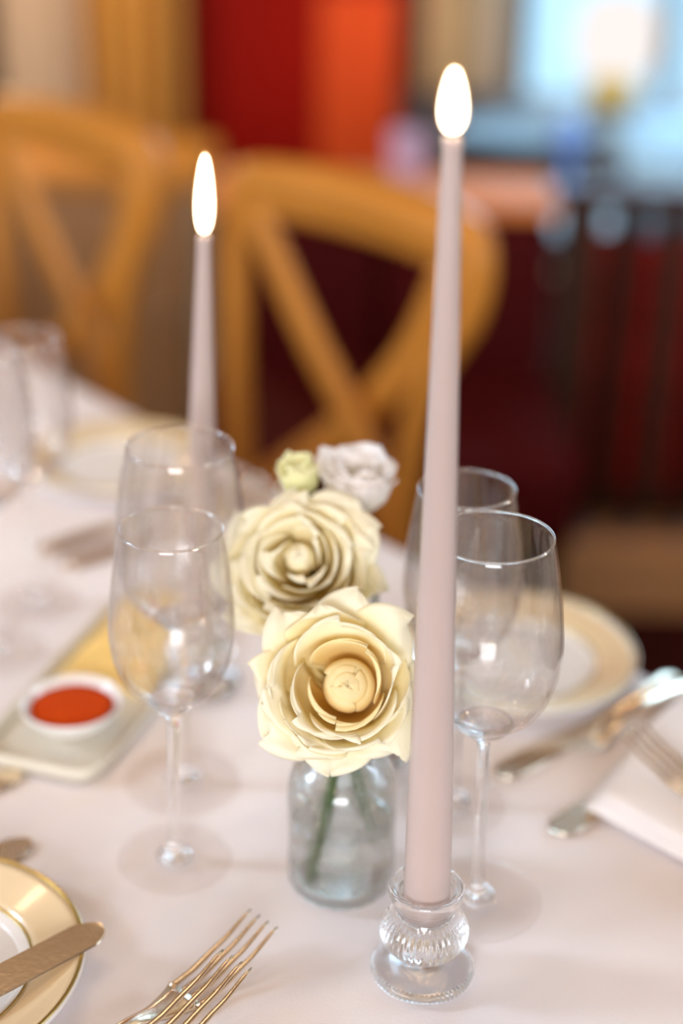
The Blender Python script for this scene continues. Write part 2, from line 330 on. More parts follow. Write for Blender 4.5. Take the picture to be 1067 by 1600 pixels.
# ------------------------------------------------------------------ table and linen
A_T = math.atan2(-0.749, 0.662)
E1 = Vector((0.662, -0.749, 0)); E2 = Vector((0.749, 0.662, 0)); T = 0.75
def W(s, t, z=0.0): v = E1 * s + E2 * t; v.z = z; return v
tb = thing('dining_table', 'long dining table hidden under the white linen cloth', 'table', W(-0.95, 0.33, 0), (0, 0, A_T))
link('tabletop', box((0, 0, 0.728), (2.5, 0.74, 0.036), bev=0.004), OAK, tb, smooth=False)
for sx in (-1, 1):
    for sy in (-1, 1): link('leg', box((sx * 1.1, sy * 0.28, 0.355), (0.07, 0.07, 0.71), bev=0.006), OAK, tb, smooth=False)
bm = bmesh.new(); NX, NT = 200, 96; grid = []
Lx, Ly, drop = 1.25, 0.378, 0.27
def clothpt(a, b_):   # a, b_ arc coordinates from the centre
    def fold(q, L):
        if abs(q) <= L - 0.012: return q, 0.0
        e = abs(q) - (L - 0.012); r = 0.012; arc = r * math.pi / 2
        if e < arc: th = e / r; return math.copysign(L - r + r * math.sin(th), q), r * (1 - math.cos(th))
        return math.copysign(L, q), r + e - arc
    x, dx = fold(a, Lx); y, dy = fold(b_, Ly); d = dx + dy
    if dy > 0.02: y += math.copysign(0.020 * min(dy / 0.15, 1) * (1 + math.sin(a * 23 + 1.3 * math.sin(a * 9))), b_)
    if dx > 0.02: x += math.copysign(0.018 * min(dx / 0.15, 1) * (1 + math.sin(b_ * 27)), a)
    return Vector((x, y, 0.7492 - min(d, drop + 0.05)))
def spaced(L, n):
    k = int(n * 0.2); out = [-(L + drop) + (drop + 0.02) * i / k for i in range(k)]
    m_ = n - 2 * k; out += [-(L - 0.02) + 2 * (L - 0.02) * i / m_ for i in range(m_ + 1)]
    return out + [-v for v in out[:k]][::-1]
SX, SY = spaced(Lx, NX), spaced(Ly, NT)
for a in SX: grid.append([bm.verts.new(clothpt(a, b_)) for b_ in SY])
for i in range(len(SX) - 1):
    for j in range(len(SY) - 1): bm.faces.new((grid[i][j], grid[i + 1][j], grid[i + 1][j + 1], grid[i][j + 1]))
tag(link('tablecloth', bm, LINEN, loc=W(-0.95, 0.33, 0), rot=(0, 0, A_T)), 'white linen tablecloth spread over the long dining table', 'tablecloth')

# ------------------------------------------------------------------ candles
def holder(loc, label):
    t = thing('candle_holder', label, 'candle holder', loc, group='glass candle holders')
    P = prof([(0.0, 0.001), (0.020, 0.0008), (0.0235, 0.0015), (0.0243, 0.0035), (0.0232, 0.0056), (0.0205, 0.0068), (0.0155, 0.0085), (0.0112, 0.0112), (0.0108, 0.0128),
              (0.0150, 0.0158), (0.0190, 0.0205), (0.0205, 0.0255), (0.0192, 0.0305), (0.0158, 0.0350), (0.0138, 0.0385), (0.0140, 0.0405), (0.0162, 0.0440), (0.0176, 0.0475), (0.0174, 0.0503), (0.0160, 0.0512),
              (0.0130, 0.0490), (0.0120, 0.0455), (0.0117, 0.0370), (0.0110, 0.0345), (0.0, 0.0342)], 3)
    def rib(r, z, a):
        if 0.014 < z < 0.037 and r > 0.0125: return r * (1 + 0.024 * math.cos(40 * a) * min(1, (z - 0.014) / 0.004, (0.037 - z) / 0.004))
        if 0.0012 < z < 0.006 and r > 0.0215: return r * (1 + 0.018 * math.cos(64 * a))
        return r
    link('glass_body', lathe(P, 320, rib), HOLDG, t)
    return t
def candle(loc, L, flame_h, flame_w, tilt, lab, bend=0.0, rb=0.0112, rtp=0.0040):
    t = thing('taper_candle', lab, 'candle', loc, tilt, group='lit taper candles')
    P = [(0, 0), (rb - 0.0006, 0), (rb, 0.001)]
    for k in range(1, 40):
        v = k / 40; P.append((rb - (rb - rtp * 0.93) * (v ** 1.15), 0.001 + v * (L - 0.004)))
    P += [(rtp * 0.97, L - 0.006), (rtp * 1.03, L - 0.003), (rtp, L - 0.001), (rtp * 0.8, L), (rtp * 0.5, L - 0.0008), (0, L - 0.0012)]
    P.sort(key=lambda q: 0); bm = lathe(P, 40)
    link('wax_body', bm, WAX, t)
    wb = bmesh.new(); sweep(wb, [(0, 0, L - 0.0015), (0.0002, 0, L + 0.002), (0.0008, 0.0002, L + 0.005)], [0.0006, 0.0006, 0.0004], 8)
    link('wick', wb, WICK, t)
    fw_, fh = flame_w / 2, flame_h
    F = prof([(0, 0), (fw_ * 0.55, fh * 0.04), (fw_ * 0.9, fh * 0.18), (fw_, fh * 0.36), (fw_ * 0.9, fh * 0.56), (fw_ * 0.66, fh * 0.78), (fw_ * 0.36, fh * 0.94), (0, fh)], 5)
    z0 = L + 0.0012
    fl = link('flame', lathe([(r, z + z0) for r, z in F], 28), FLAME, t)
    ms = [(r * 1.22 + (0.0002 if 0 < r else 0), z0 + z * 1.09 - 0.0006) for r, z in F]
    mo = link('flame_mantle', lathe(ms, 28), HALO, fl); mo['label'] = 'thin orange mantle around the white flame'
    return t
H1 = W(-0.389, 0.401, T)
holder(H1, 'ribbed clear glass candle holder nearest the camera under the tall candle')
candle(H1 + Vector((0.0006, 0, 0.0350)), 0.3565, 0.0235, 0.0100, (rad(-1.2), rad(-0.85), 0), 'tall lit dusty pink taper candle in the nearest ribbed glass holder')
H2 = W(-0.666, 0.470, T) + Vector((0.003, 0, 0))
holder(H2, 'ribbed clear glass candle holder behind the left wine glasses under the shorter candle')
candle(H2 + Vector((0, 0, 0.0350)), 0.2530, 0.0430, 0.0094, (0, rad(1.7), 0), 'shorter lit dusty pink taper candle seen through the two left wine glasses')

# ------------------------------------------------------------------ wine glasses
def make_glass(Hh, R, rimr, bz, foot, name, label, loc, tilt, group):
    t = thing(name, label, 'wine glass', loc, tilt, group)
    th = 0.0009; bh = Hh - bz
    outer = [(0.0038, bz - 0.004), (0.0075, bz + 0.0005), (R * 0.42, bz + bh * 0.035), (R * 0.74, bz + bh * 0.13), (R * 0.93, bz + bh * 0.27), (R, bz + bh * 0.42), (R * 0.985, bz + bh * 0.56), (R * 0.915 if rimr < R * 0.85 else R * 0.94, bz + bh * 0.78), (rimr, Hh)]
    O = prof(outer, 7)
    inn = [(0, bz + 0.0040), (R * 0.36, bz + bh * 0.035 + 0.0026), (R * 0.74 - th * 1.5, bz + bh * 0.13 + th * 1.5), (R * 0.93 - th * 1.3, bz + bh * 0.27 + th * 0.4), (R - th * 1.1, bz + bh * 0.42), (R * 0.985 - th, bz + bh * 0.56), ((R * 0.915 if rimr < R * 0.85 else R * 0.94) - th, bz + bh * 0.78), (rimr - th, Hh - 0.0001)]
    I = prof(inn, 7)[::-1]
    P = [(0, bz - 0.0042)] + O + [(rimr - th * 0.2, Hh + 0.0004), (rimr - th * 0.7, Hh + 0.0004)] + I
    link('bowl', lathe(P, 96), THIN, t)
    link('rim', lathe([(rimr - th * .5 + 0.00062 * math.cos(q_ * math.pi / 4), Hh + 0.0006 + 0.00062 * math.sin(q_ * math.pi / 4)) for q_ in range(9)], 96), GLASS, t)
    S = prof([(0.0095, 0.0036), (0.0062, 0.0054), (0.0041, 0.0088), (0.0034, 0.015), (0.0031, 0.03), (0.0031, bz - 0.03), (0.0034, bz - 0.012), (0.0046, bz - 0.0058), (R * 0.26, bz - 0.0026), (R * 0.40, bz + bh * 0.028), (R * 0.30, bz + 0.0012)], 4)
    link('stem', lathe([(0, 0.0036)] + S + [(0, bz - 0.001)], 48), HOLDG, t)
    Fo = prof([(0.0, 0.0006), (foot * 0.6, 0.0006), (foot * 0.985, 0.0006), (foot, 0.0012), (foot * 0.98, 0.0019), (foot * 0.62, 0.0026), (foot * 0.3, 0.0038), (0.0062, 0.0056), (0.0040, 0.0073), (0.0, 0.0073)], 5)
    link('foot', lathe(Fo, 96), FOOTG, t)
    return t
gl_r = make_glass(0.205, 0.0345, 0.0275, 0.104, 0.032, 'wine_glass', 'large wine glass just right of the tall candle nearest the camera', (0.0725, 0.6087, T), (0, rad(-1.0), 0), 'large wine glasses')
gl_w = make_glass(0.192, 0.0308, 0.0248, 0.096, 0.0292, 'small_wine_glass', 'small wine glass at left front with rim overlapping the shorter candle', (-0.0835, 0.6368, T), (0, rad(1.0), 0), 'small wine glasses')
dup(gl_r, (-0.0865, 0.706, T), (0, rad(1.0), 0), 'large wine glass standing directly behind the small left wine glass')
dup(gl_w, (0.0650, 0.690, T), (0, rad(-0.7), 0), 'small wine glass half hidden behind the tall candle')
dup(gl_r, (-0.2230, 0.8450, T), (0, rad(0.6), 0), 'large wine glass at the left picture edge, the nearer one of the pair')
dup(gl_w, (-0.2080, 0.9110, T), (0, rad(0.6), 0), 'small wine glass at the left picture edge, farther back than the large one')

# ------------------------------------------------------------------ vases and flowers
def vase(loc, label, R=0.0275, Hh=0.092, level=0.040):
    t = thing('bottle_vase', label, 'vase', loc, group='small glass bottle vases')
    O = prof([(0.0, 0.0008), (R * 0.8, 0.0008), (R * 0.95, 0.003), (R, 0.009), (R * 0.985, 0.03), (R, Hh * 0.60), (R * 0.93, Hh * 0.73), (R * 0.68, Hh * 0.83), (R * 0.50, Hh * 0.88), (R * 0.48, Hh * 0.95), (R * 0.56, Hh * 0.985), (R * 0.52, Hh)], 5)
    th = 0.0018
    I = prof([(R * 0.42, Hh * 0.99), (R * 0.40, Hh * 0.95), (R * 0.42, Hh * 0.88), (R * 0.60, Hh * 0.82), (R * 0.93 - th * 1.3, Hh * 0.72), (R - th, Hh * 0.59), (R * 0.985 - th, 0.03), (R - th * 1.2, 0.010), (R * 0.85 - th, 0.0058), (0.0, 0.0052)], 5)
    def wob(r, z, a): return r * (1 + 0.006 * math.sin(3 * a + z * 90) + (0.012 * math.cos(22 * a) if z < 0.012 and r > R * 0.5 else 0))
    link('glass_body', lathe(O + I, 88, wob), GLASS_VASE, t)
    rw = R - th - 0.0006
    link('water', lathe(prof([(0, 0.0060), (rw * 0.82, 0.0066), (rw * 0.96, 0.011), (rw * 0.975, 0.03), (rw * 0.975, level - 0.001)], 4) + [(rw * 0.985, level), (rw * 0.9, level - 0.0008), (0, level - 0.0008)], 64), WATER, t)
    return t
V1 = Vector((0.0035, 0.6231, T)); V2 = Vector((0.0150, 0.735, T))
vase(V1, 'small clear glass bottle vase with water under the front cream rose')
vase(V2, 'small clear glass bottle vase hidden behind the roses, holding the white blossom', level=0.05)

def petal_mesh(phi, half, prof_rz, p=4.0, q=0.75, spiral=0.0, roll=0.0, wob=0.0, seed=0.0, tipsharp=0.0, nu=12, nv=14, tipdroop=0.0, asym=0.0, thick=0.00035):
    """petal wrapped around +Z; prof_rz list of (r,z) from base to tip"""
    C_ = catmull([(a, b_, 0) for a, b_ in prof_rz], 10); m_ = len(C_) - 1
    bm = bmesh.new(); uvl = bm.loops.layers.uv.new('UVMap'); V = []; UV = {}
    for side in (0, 1):
        G = []
        for j in range(nv + 1):
            v = 1 - (1 - j / nv) ** 1.9; row = []
            wd = half * (0.45 + 0.55 * math.sin(min(v * 1.5, 1) * math.pi / 2)) * (1 - v ** p) ** q if v < 1 else 0.0
            wd = max(wd, half * 0.015)
            for i in range(nu + 1):
                u = i / nu * 2 - 1
                vv = v * (1 - 0.03 * abs(u)) ; f = vv * m_; k = min(int(f), m_ - 1); c = C_[k].lerp(C_[k + 1], f - k)
                r, z = c.x, c.y
                a = phi + (u + asym * v * (1 - u * u)) * wd
                r += spiral * u * v
                e = abs(u) ** 3 * min(1, v * 1.4)
                z -= roll * e; r += roll * 0.35 * e
                if tipsharp: s_ = max(0, v - 0.72) / 0.28; z -= tipdroop * s_ * s_; r -= 0
                nz = mnoise.noise(Vector((u * 1.3 + seed * 7.1, v * 2.2 + seed, seed * 3.3)))
                nz2 = mnoise.noise(Vector((u * 3.5 + seed * 2.1, v * 5 + seed, seed * 5.3)))
                r += wob * nz * v; z += wob * (nz2 * 0.6 + nz * 0.7) * v
                r = max(r, 0.0004)
                vert = bm.verts.new((r * math.cos(a), r * math.sin(a), z - side * 0)); UV[vert] = ((u + 1) / 2, v); row.append(vert)
            G.append(row)
        V.append(G)
        break
    G = V[0]
    for j in range(nv):
        for i in range(nu):
            f = bm.faces.new((G[j][i], G[j][i + 1], G[j + 1][i + 1], G[j + 1][i]))
            for l in f.loops: l[uvl].uv = UV[l.vert]
    bm.normal_update(); H2 = {}
    for j in range(nv + 1):
        for i in range(nu + 1):
            v0 = G[j][i]; nn_ = v0.normal if v0.normal.length > 0.5 else Vector((0, 0, 1)); H2[v0] = bm.verts.new(v0.co - nn_ * thick); UV[H2[v0]] = UV[v0]
    def quad(*vs):
        f = bm.faces.new(vs)
        for l in f.loops: l[uvl].uv = UV[l.vert]
    for j in range(nv):
        for i in range(nu): quad(H2[G[j][i]], H2[G[j + 1][i]], H2[G[j + 1][i + 1]], H2[G[j][i + 1]])
        quad(G[j][0], G[j + 1][0], H2[G[j + 1][0]], H2[G[j][0]]); quad(G[j + 1][nu], G[j][nu], H2[G[j][nu]], H2[G[j + 1][nu]])
    for i in range(nu): quad(G[nv][i], G[nv][i + 1], H2[G[nv][i + 1]], H2[G[nv][i]]); quad(G[0][i + 1], G[0][i], H2[G[0][i]], H2[G[0][i + 1]])
    return bm
def rose(loc, axis, roll, S, outer_tips, stem_pts, label, seed, w1, w2, w3, heart=1.0, bud=(0.0, 0.0), mat=ROSE, mat_in=ROSE_IN):
    rnd = random.Random(seed)
    q = Vector(axis).normalized().to_track_quat('Z', 'Y'); e = (q.to_matrix() @ Matrix.Rotation(roll, 3, 'Z')).to_euler()
    t = thing('cream_rose', label, 'rose', loc, e, group='cream roses')
    mmz = lambda P: [(a * S, b_ * S) for a, b_ in P]
    # guard and outer petals with turned-out pointed tips, (angle, length factor, level)
    for k, (ang, ln, lev) in enumerate(outer_tips):
        P = mmz([(0.003, -0.032), (0.015, -0.026 + lev * .2), (0.0250, -0.0120 + lev * .7), (0.0315, -0.0040 + lev), (0.0370 * ln, -0.0010 + lev), (0.0425 * ln, -0.0018 + lev)])
        link('petal', petal_mesh(rad(ang), 0.80 + rnd.uniform(-.05, .1), P, 3.0, 0.92, spiral=0.0022 * S, roll=0.0030 * S, wob=0.0050 * S, seed=seed + k * 1.7, tipsharp=1, tipdroop=0.0015 * S, asym=rnd.uniform(-.2, .2), nu=16, nv=18), mat, t)
    def whorl(angs, rim, zr, half, w_, sp, m_, kb, sd, p_=6, q_=0.5, roll_=0.0):
        for k, (a, ln) in enumerate(angs):
            P = mmz([(0.003, -0.028), (rim * .62, -0.020), (rim * .90, zr - 0.016), (rim * .97, zr - 0.007), (rim * 1.02 * ln, zr - 0.001), (rim * 1.10 * ln, zr + 0.0015 * (2 - ln))])
            o = link('petal', petal_mesh(rad(a), half, P, p_, q_, spiral=sp * S, wob=w_ * S, roll=roll_ * S, seed=sd + k * 1.3, asym=rnd.uniform(-.15, .15), nu=18, nv=16), m_, t)
            o.location = (bud[0] * S * kb, bud[1] * S * kb, 0)
    whorl(w1, 0.0290, 0.0035, 1.1, 0.0050, 0.0030, mat, 0.3, seed + 20, 3, 0.5, 0.0008)
    whorl(w2, 0.0240, 0.0070, 1.3, 0.0046, 0.0020, mat, 0.7, seed + 40, 3.2, 0.5)
    whorl(w3, 0.0180, 0.0085, 1.7, 0.0046, 0.0022, mat_in, 1.0, seed + 60, 4, 0.5)
    if heart < 1: whorl([(20, 1.0), (150, .95), (265, 1.05)], 0.0125, 0.0110, 1.2, 0.0040, 0.0034, mat_in, 1.2, seed + 70, 3, 0.55)
    # rolled heart: petals closing into a dome
    for k, (rr, ht, a) in enumerate((q0 * heart, q1 + (1 - heart) * .006, q2) for (q0, q1, q2) in ((0.0125, 0.0040, 40), (0.0112, 0.0055, 180), (0.0096, 0.0066, 300), (0.0070, 0.0072, 80), (0.0042, 0.0070, 210))):
        P = mmz([(rr * 0.4, -0.024), (rr * 0.95, -0.014), (rr * 1.05, -0.004), (rr * 0.93, ht - 0.0022), (rr * 0.60, ht), (rr * 0.02, ht + 0.0006)])
        o = link('petal', petal_mesh(rad(a), 2.0, P, 14, 0.3, spiral=0.0009 * S, wob=0.0007 * S, seed=seed + 80 + k, nu=24), mat_in, t)
        o.location = (bud[0] * S * 1.3, bud[1] * S * 1.3, 0)
    # green cup and sepals
    M = t.matrix_basis if False else Matrix.LocRotScale(Vector(loc), e, None)
    link('calyx', lathe([(r * S, z * S) for r, z in prof([(0, -0.041), (0.0045, -0.040), (0.0062, -0.035), (0.005, -0.030), (0.0085, -0.0275), (0.004, -0.026), (0, -0.026)], 4)], 20), STEM, t)
    for k in range(5):
        P = mmz([(0.004, -0.031), (0.012, -0.0335), (0.020, -0.034), (0.026, -0.038)])
        link('sepal', petal_mesh(rad(k * 72 + 10), 0.28, P, 1.6, 0.9, nu=4, nv=8, wob=0.002 * S, seed=seed + 90 + k), STEM, t)
    Mi = M.inverted(); base = Vector((0, 0, -0.040 * S))
    pts = [base, base + Vector((0, 0, -0.008))] + [Mi @ Vector(p) for p in stem_pts]
    sb = bmesh.new(); sweep(sb, catmull(pts, 6), 0.0028, 10)
    link('flower_stem', sb, STEM, t)
    return t
CAMP = Vector((0, 0, 1.25))
R1 = Vector((-0.0005, 0.600, T + 0.134))
ax1 = (CAMP - R1).normalized() + Vector((-0.04, 0, 0.10))
rose(R1, ax1, 0.0, 1.0, [(-92, 1.02, -0.004), (-48, 1.06, -0.001), (-140, 1.03, -0.003), (172, .96, -0.004), (132, 1.0, -0.001), (80, 1.04, -0.004), (42, 1.04, 0.0), (0, .93, -0.003), (-116, .86, 0.003), (-20, .86, 0.003), (105, .84, 0.004), (200, .84, 0.004)],
     [V1 + Vector((-0.003, -0.002, 0.092)), V1 + Vector((-0.004, -0.003, 0.075)), V1 + Vector((-0.013, -0.010, 0.008))], 'wide open cream rose, the lower and nearer one, just left of the tall candle', 3.3,
     [(-172, 1.05), (-112, 1.0), (-52, 1.05)], [(-140, 1.0), (-70, 1.04), (20, 1.0), (95, 1.12)], [(-100, 1.0), (60, 1.0)], bud=(0.004, -0.002))
R2 = Vector((-0.0207, 0.6760, T + 0.152))
ax2 = (CAMP - R2).normalized() + Vector((-0.12, 0.05, 0.22))
rose(R2, ax2, 0.5, 1.0, [(-80, 1.0, -0.004), (-38, 1.0, -0.001), (-130, 1.0, -0.003), (150, 1.05, -0.002), (112, 1.0, -0.003), (70, 1.0, -0.003), (30, 1.1, -0.003), (5, 1.05, 0.0), (185, .98, -0.001), (-105, .86, 0.003), (-10, .86, 0.004), (60, .86, 0.004), (170, .84, 0.004)],
     [V1 + Vector((0.001, 0.008, 0.095)), V1 + Vector((0.003, 0.003, 0.080)), V1 + Vector((0.014, 0.008, 0.030)), V1 + Vector((0.018, 0.006, 0.018))], 'paler cream rose tilted up behind and left of the front rose', 9.1,
     [(-120, 1.05), (-50, 1.0), (20, 1.05), (150, 1.0)], [(-150, 1.0), (-85, 1.0), (-10, 1.0), (70, 1.05), (150, 1.0)], [(-60, 1.0), (60, 1.0), (180, 1.05)], heart=0.62, mat_in=ROSE, bud=(0.002, 0.004))

def small_bloom(name, loc, axis, S, stem_pts, label, cat, mat, n_layers, seed, grp):
    rnd = random.Random(seed)
    q = Vector(axis).normalized().to_track_quat('Z', 'Y'); e = q.to_euler()
    t = thing(name, label, cat, loc, e)
    for (n, R, Hh, half, fl, ph) in n_layers:
        for k in range(n):
            a = k * 360 / n + ph + rnd.uniform(-9, 9); f_ = rnd.uniform(.92, 1.08)
            P = [(0.001 * S, 0), (R * .55 * S, Hh * .06 * S), (R * .92 * S, Hh * .32 * S), (R * S, Hh * .62 * S), ((R + fl * .45) * S * f_, Hh * .88 * S), ((R + fl) * S * f_, Hh * S * f_)]
            link('petal', petal_mesh(rad(a), half, P, 7, 0.45, spiral=0.0015 * S, wob=0.0042 * S, seed=seed + k * 1.9 + R * 900, nu=14, nv=12, roll=0.0006), mat, t)
    link('calyx', lathe([(0, -0.006), (0.0018, -0.006), (0.0032 * S, -0.002), (0.0055 * S, 0.001), (0.0085 * S, 0.0035), (0.0045 * S, 0.0012), (0, 0.001)], 16), STEM, t)
    Mi = Matrix.LocRotScale(Vector(loc), e, None).inverted()
    pts = [Vector((0, 0, -0.004)), Vector((0, 0, -0.010))] + [Mi @ Vector(p) for p in stem_pts]
    sb = bmesh.new(); sweep(sb, catmull(pts, 6), 0.0017, 8); link('flower_stem', sb, STEM, t)
    return t
L1 = Vector((0.0060, 0.735, T + 0.160))
small_bloom('lisianthus_blossom', L1, (0.10, -0.25, 1), 0.98, [V2 + Vector((0.002, 0, 0.125)), V2 + Vector((0.004, 0, 0.095)), V2 + Vector((-0.008, 0.004, 0.012))],
            'small ruffled white blossom standing above the two cream roses', 'flower', WHITEPET,
            [(5, 0.0170, 0.0300, 0.92, 0.0050, 0), (5, 0.0140, 0.0325, 0.95, 0.0030, 36), (4, 0.0095, 0.0325, 1.0, 0.0015, 10)], 4.4, None)
B1 = Vector((-0.0200, 0.724, T + 0.172))
small_bloom('lisianthus_bud', B1, (-0.25, -0.1, 1), 0.85, [V2 + Vector((-0.006, 0.0, 0.115)), V2 + Vector((-0.004, 0.002, 0.095)), V2 + Vector((0.008, 0.004, 0.014))],
            'pale green half open bud left of the small white blossom', 'flower bud', GREENPET,
            [(3, 0.0105, 0.0230, 1.2, 0.0006, 0), (3, 0.0080, 0.0250, 1.3, 0.000, 60), (2, 0.0045, 0.0230, 1.5, 0.0, 20)], 6.2, None)

# ------------------------------------------------------------------ plates and dishes
def plate(name, loc, R, label, grp=None):
    t = thing(name, label, 'plate', loc, group=grp)
    k = R / 0.08
    body = prof([(0, 0.0022), (0.042 * k, 0.0022), (0.044 * k, 0.0010), (0.047 * k, 0.0010), (0.049 * k, 0.003), (0.064 * k, 0.0078), (0.0785 * k, 0.0120), (0.0800 * k, 0.0132), (0.0786 * k, 0.0142), (0.064 * k, 0.0100), (0.0535 * k, 0.0068), (0.049 * k, 0.0048), (0.044 * k, 0.0042), (0, 0.0042)], 4)
    link('plate_body', lathe(body, 96), PORC, t)
    def ring(r0_, r1_, nm, mat, lift):
        def zz(r): return 0.0068 + (0.0142 - 0.0068) * (r - 0.0535) / (0.0786 - 0.0535)
        pr = [(r0_ * k, zz(r0_) - 0.0003), (r0_ * k, zz(r0_) + lift)] + [((r0_ + (r1_ - r0_) * i / 6) * k, zz(r0_ + (r1_ - r0_) * i / 6) + lift) for i in range(1, 7)] + [(r1_ * k, zz(r1_) - 0.0003)]
        return link(nm, lathe(pr, 96), mat, t)
    ring(0.0545, 0.0782, 'glazed_rim_band', RIM, 0.0005)
    ring(0.0775, 0.0792, 'gold_edge_line', GOLD, 0.0007); ring(0.0535, 0.0548, 'gold_inner_line', GOLD, 0.0007)
    return t
p1 = plate('side_plate', (-0.1935, 0.5424, T), 0.0785, 'gold rimmed side plate at bottom left with a knife across it', 'gold rimmed side plates')
dup(p1, (0.1135, 0.8424, T), (0, 0, 0), 'gold rimmed side plate behind the right wine glasses near the table edge')
dup(p1, (-0.1832, 1.1449, T), (0, 0, 0), 'blurred gold rimmed side plate at far left near the oak chairs')

TR = thing('serving_tray', 'long pale stoneware tray under the red spice dish and butter', 'tray', (-0.140, 0.812, T), (0, 0, math.atan2(0.957, 0.29)))
bm = bmesh.new(); nx, ny = 24, 10; hx, hy = 0.112, 0.040
tb_ = box((0, 0, 0.003), (0.205, 0.068, 0.0045), bev=0.002); link('tray_base', tb_, TRAYM, TR, smooth=False)
rb_ = bmesh.new(); ring_pts = []
for k in range(64):
    a = 2 * math.pi * k / 64; sx = math.copysign(abs(math.cos(a)) ** 0.28, math.cos(a)); sy = math.copysign(abs(math.sin(a)) ** 0.28, math.sin(a)); ring_pts.append(Vector((0.107 * sx, 0.0385 * sy, 0.009)))
prs = [(-0.004, -0.008), (0.0005, -0.0085), (0.0025, 0.0), (0.0015, 0.0015), (0, 0.0008), (-0.006, -0.005)]
rr_ = [[rb_.verts.new(p + p.normalized() * dx + Vector((0, 0, dz))) for (dx, dz) in prs] for p in ring_pts]
for i in range(64):
    for k in range(len(prs)): rb_.faces.new((rr_[i][k], rr_[(i + 1) % 64][k], rr_[(i + 1) % 64][(k + 1) % len(prs)], rr_[i][(k + 1) % len(prs)]))
link('tray_lip', rb_, TRAYM, TR)
D1 = Vector((-0.1560, 0.752, T + 0.0056))
ds = tag(link('dipping_dish', lathe(prof([(0, 0.0), (0.012, 0.0), (0.016, 0.0015), (0.024, 0.008), (0.0288, 0.0155), (0.0295, 0.0172), (0.0282, 0.0175), (0.0235, 0.0115), (0.015, 0.006), (0, 0.0045)], 4), 64), PORC, loc=D1), 'round white dipping dish full of red spice at the left', 'dish')
def heap(r, z, a): return r * (1 + 0.01 * math.sin(5 * a))
tag(link('red_spice', lathe([(0.0, 0.0062), (0.0225, 0.0112), (0.0246, 0.0142), (0.020, 0.0152), (0.012, 0.0160), (0.0, 0.0163)], 48, heap), PAPRIKA, loc=D1), 'orange red ground spice filling the white dipping dish', 'spice', kind='stuff')
bt = bmesh.new()
rB = Matrix.Rotation(math.atan2(0.957, 0.29), 3, 'Z')
r_ = bmesh.ops.create_grid(bt, x_segments=26, y_segments=14, size=0.5)
for v in bt.verts:
    x, y = v.co.x * 2, v.co.y * 2; ed = max(abs(x) ** 5, abs(y) ** 5)
    v.co = Vector((x * 0.062, y * 0.031, 0.0155 * (1 - ed * 0.75) + 0.0012 * math.sin(x * 14 + y * 3) * (1 - ed)))
ex = bmesh.ops.extrude_face_region(bt, geom=list(bt.faces))
for g in ex['geom']:
    if isinstance(g, bmesh.types.BMVert): g.co.z = 0.0003
tag(link('butter_slab', bt, BUTTER, loc=(-0.128, 0.852, T + 0.0054), rot=(0, 0, math.atan2(0.957, 0.29))), 'ribbed slab of yellow butter on the tray behind the red spice', 'butter')

# ------------------------------------------------------------------ cutlery
def knife(name, L, label, loc, rot, group=None, W_=0.0185):
    t = thing(name, label, 'knife', loc, rot, group); bl = L * 0.52
    bm = bmesh.new(); n = 20; rows = []
    for i in range(n + 1):   # blade from tip (x=0) to the bolster (x=-bl)
        v = (i / n) ** 2; x = -v * bl
        hi = W_ * 0.5 * min(1, math.sqrt(max(0.0, v * 10 + 0.002)) ) * (1 - 0.38 * max(0, v - .55) / .45)
        lo = W_ * 0.5 * min(1, math.sqrt(v * 13 + 0.002)) * (1 - 0.38 * max(0, v - .55) / .45)
        th = 0.0005 + 0.0006 * v
        rows.append([bm.verts.new((x, hi, 0.0015)), bm.verts.new((x, hi * .93, 0.0016 + th)), bm.verts.new((x, -lo * .93, 0.0013 + th * .6)), bm.verts.new((x, -lo, 0.0010)), bm.verts.new((x, -lo * .5, 0.0008)), bm.verts.new((x, hi * .55, 0.0008))])
    for A, B in zip(rows, rows[1:]):
        for k in range(6): bm.faces.new((A[k], A[(k + 1) % 6], B[(k + 1) % 6], B[k]))
    bm.faces.new(rows[0]); bm.faces.new(rows[-1][::-1])
    link('blade', bm, STEEL, t, smooth=False)
    hb = bmesh.new(); hl = L - bl
    sweep(hb, [(-bl + 0.001, 0, 0.0018), (-bl - 0.006, 0, 0.0024), (-bl - 0.014, 0, 0.0030), (-bl - hl * .5, 0, 0.0035), (-L + 0.01, 0, 0.0040), (-L + 0.002, 0, 0.0040), (-L, 0, 0.0040)], [0.0040, 0.0045, 0.0055, 0.0072, 0.0095, 0.0080, 0.0030], 14, 0.42)
    link('handle', hb, STEEL, t)
    return t
AD = math.atan2(0.662, 0.749)
k1 = knife('table_knife', 0.205, 'silver knife lying across the bottom left side plate', (-0.1095, 0.566, T + 0.0145), (0, rad(-1.0), AD + rad(0.5)), 'table knives')
kl = [((-0.1610, 0.6490, T), AD, 'silver knife with only its tip showing above the bottom left side plate'),
      ((-0.1790, 0.7120, T), AD, 'silver knife tip cut by the left edge just below the spice tray'),
      ((0.0925, 0.7165, T), AD + math.pi, 'dark reflecting knife pointing at the right wine glass beside the right side plate'),
      ((0.1175, 0.6650, T), AD + math.pi, 'knife whose blade tip comes out from under the white napkin'),
      ((-0.2224, 0.9887, T), AD + math.pi, 'blurred dark knife at far left, the farther of two left of the back glass'),
      ((-0.2001, 0.9670, T), AD + math.pi, 'blurred knife at far left, the nearer of two above the butter')]
for (l, a, lb) in kl:
    kn = dup(k1, l, (0, 0, a), lb)
    if l[1] > 0.66 and l[0] > 0: kn.scale = (0.80, 0.95, 1)      # shorter dessert knives that end at the table edge

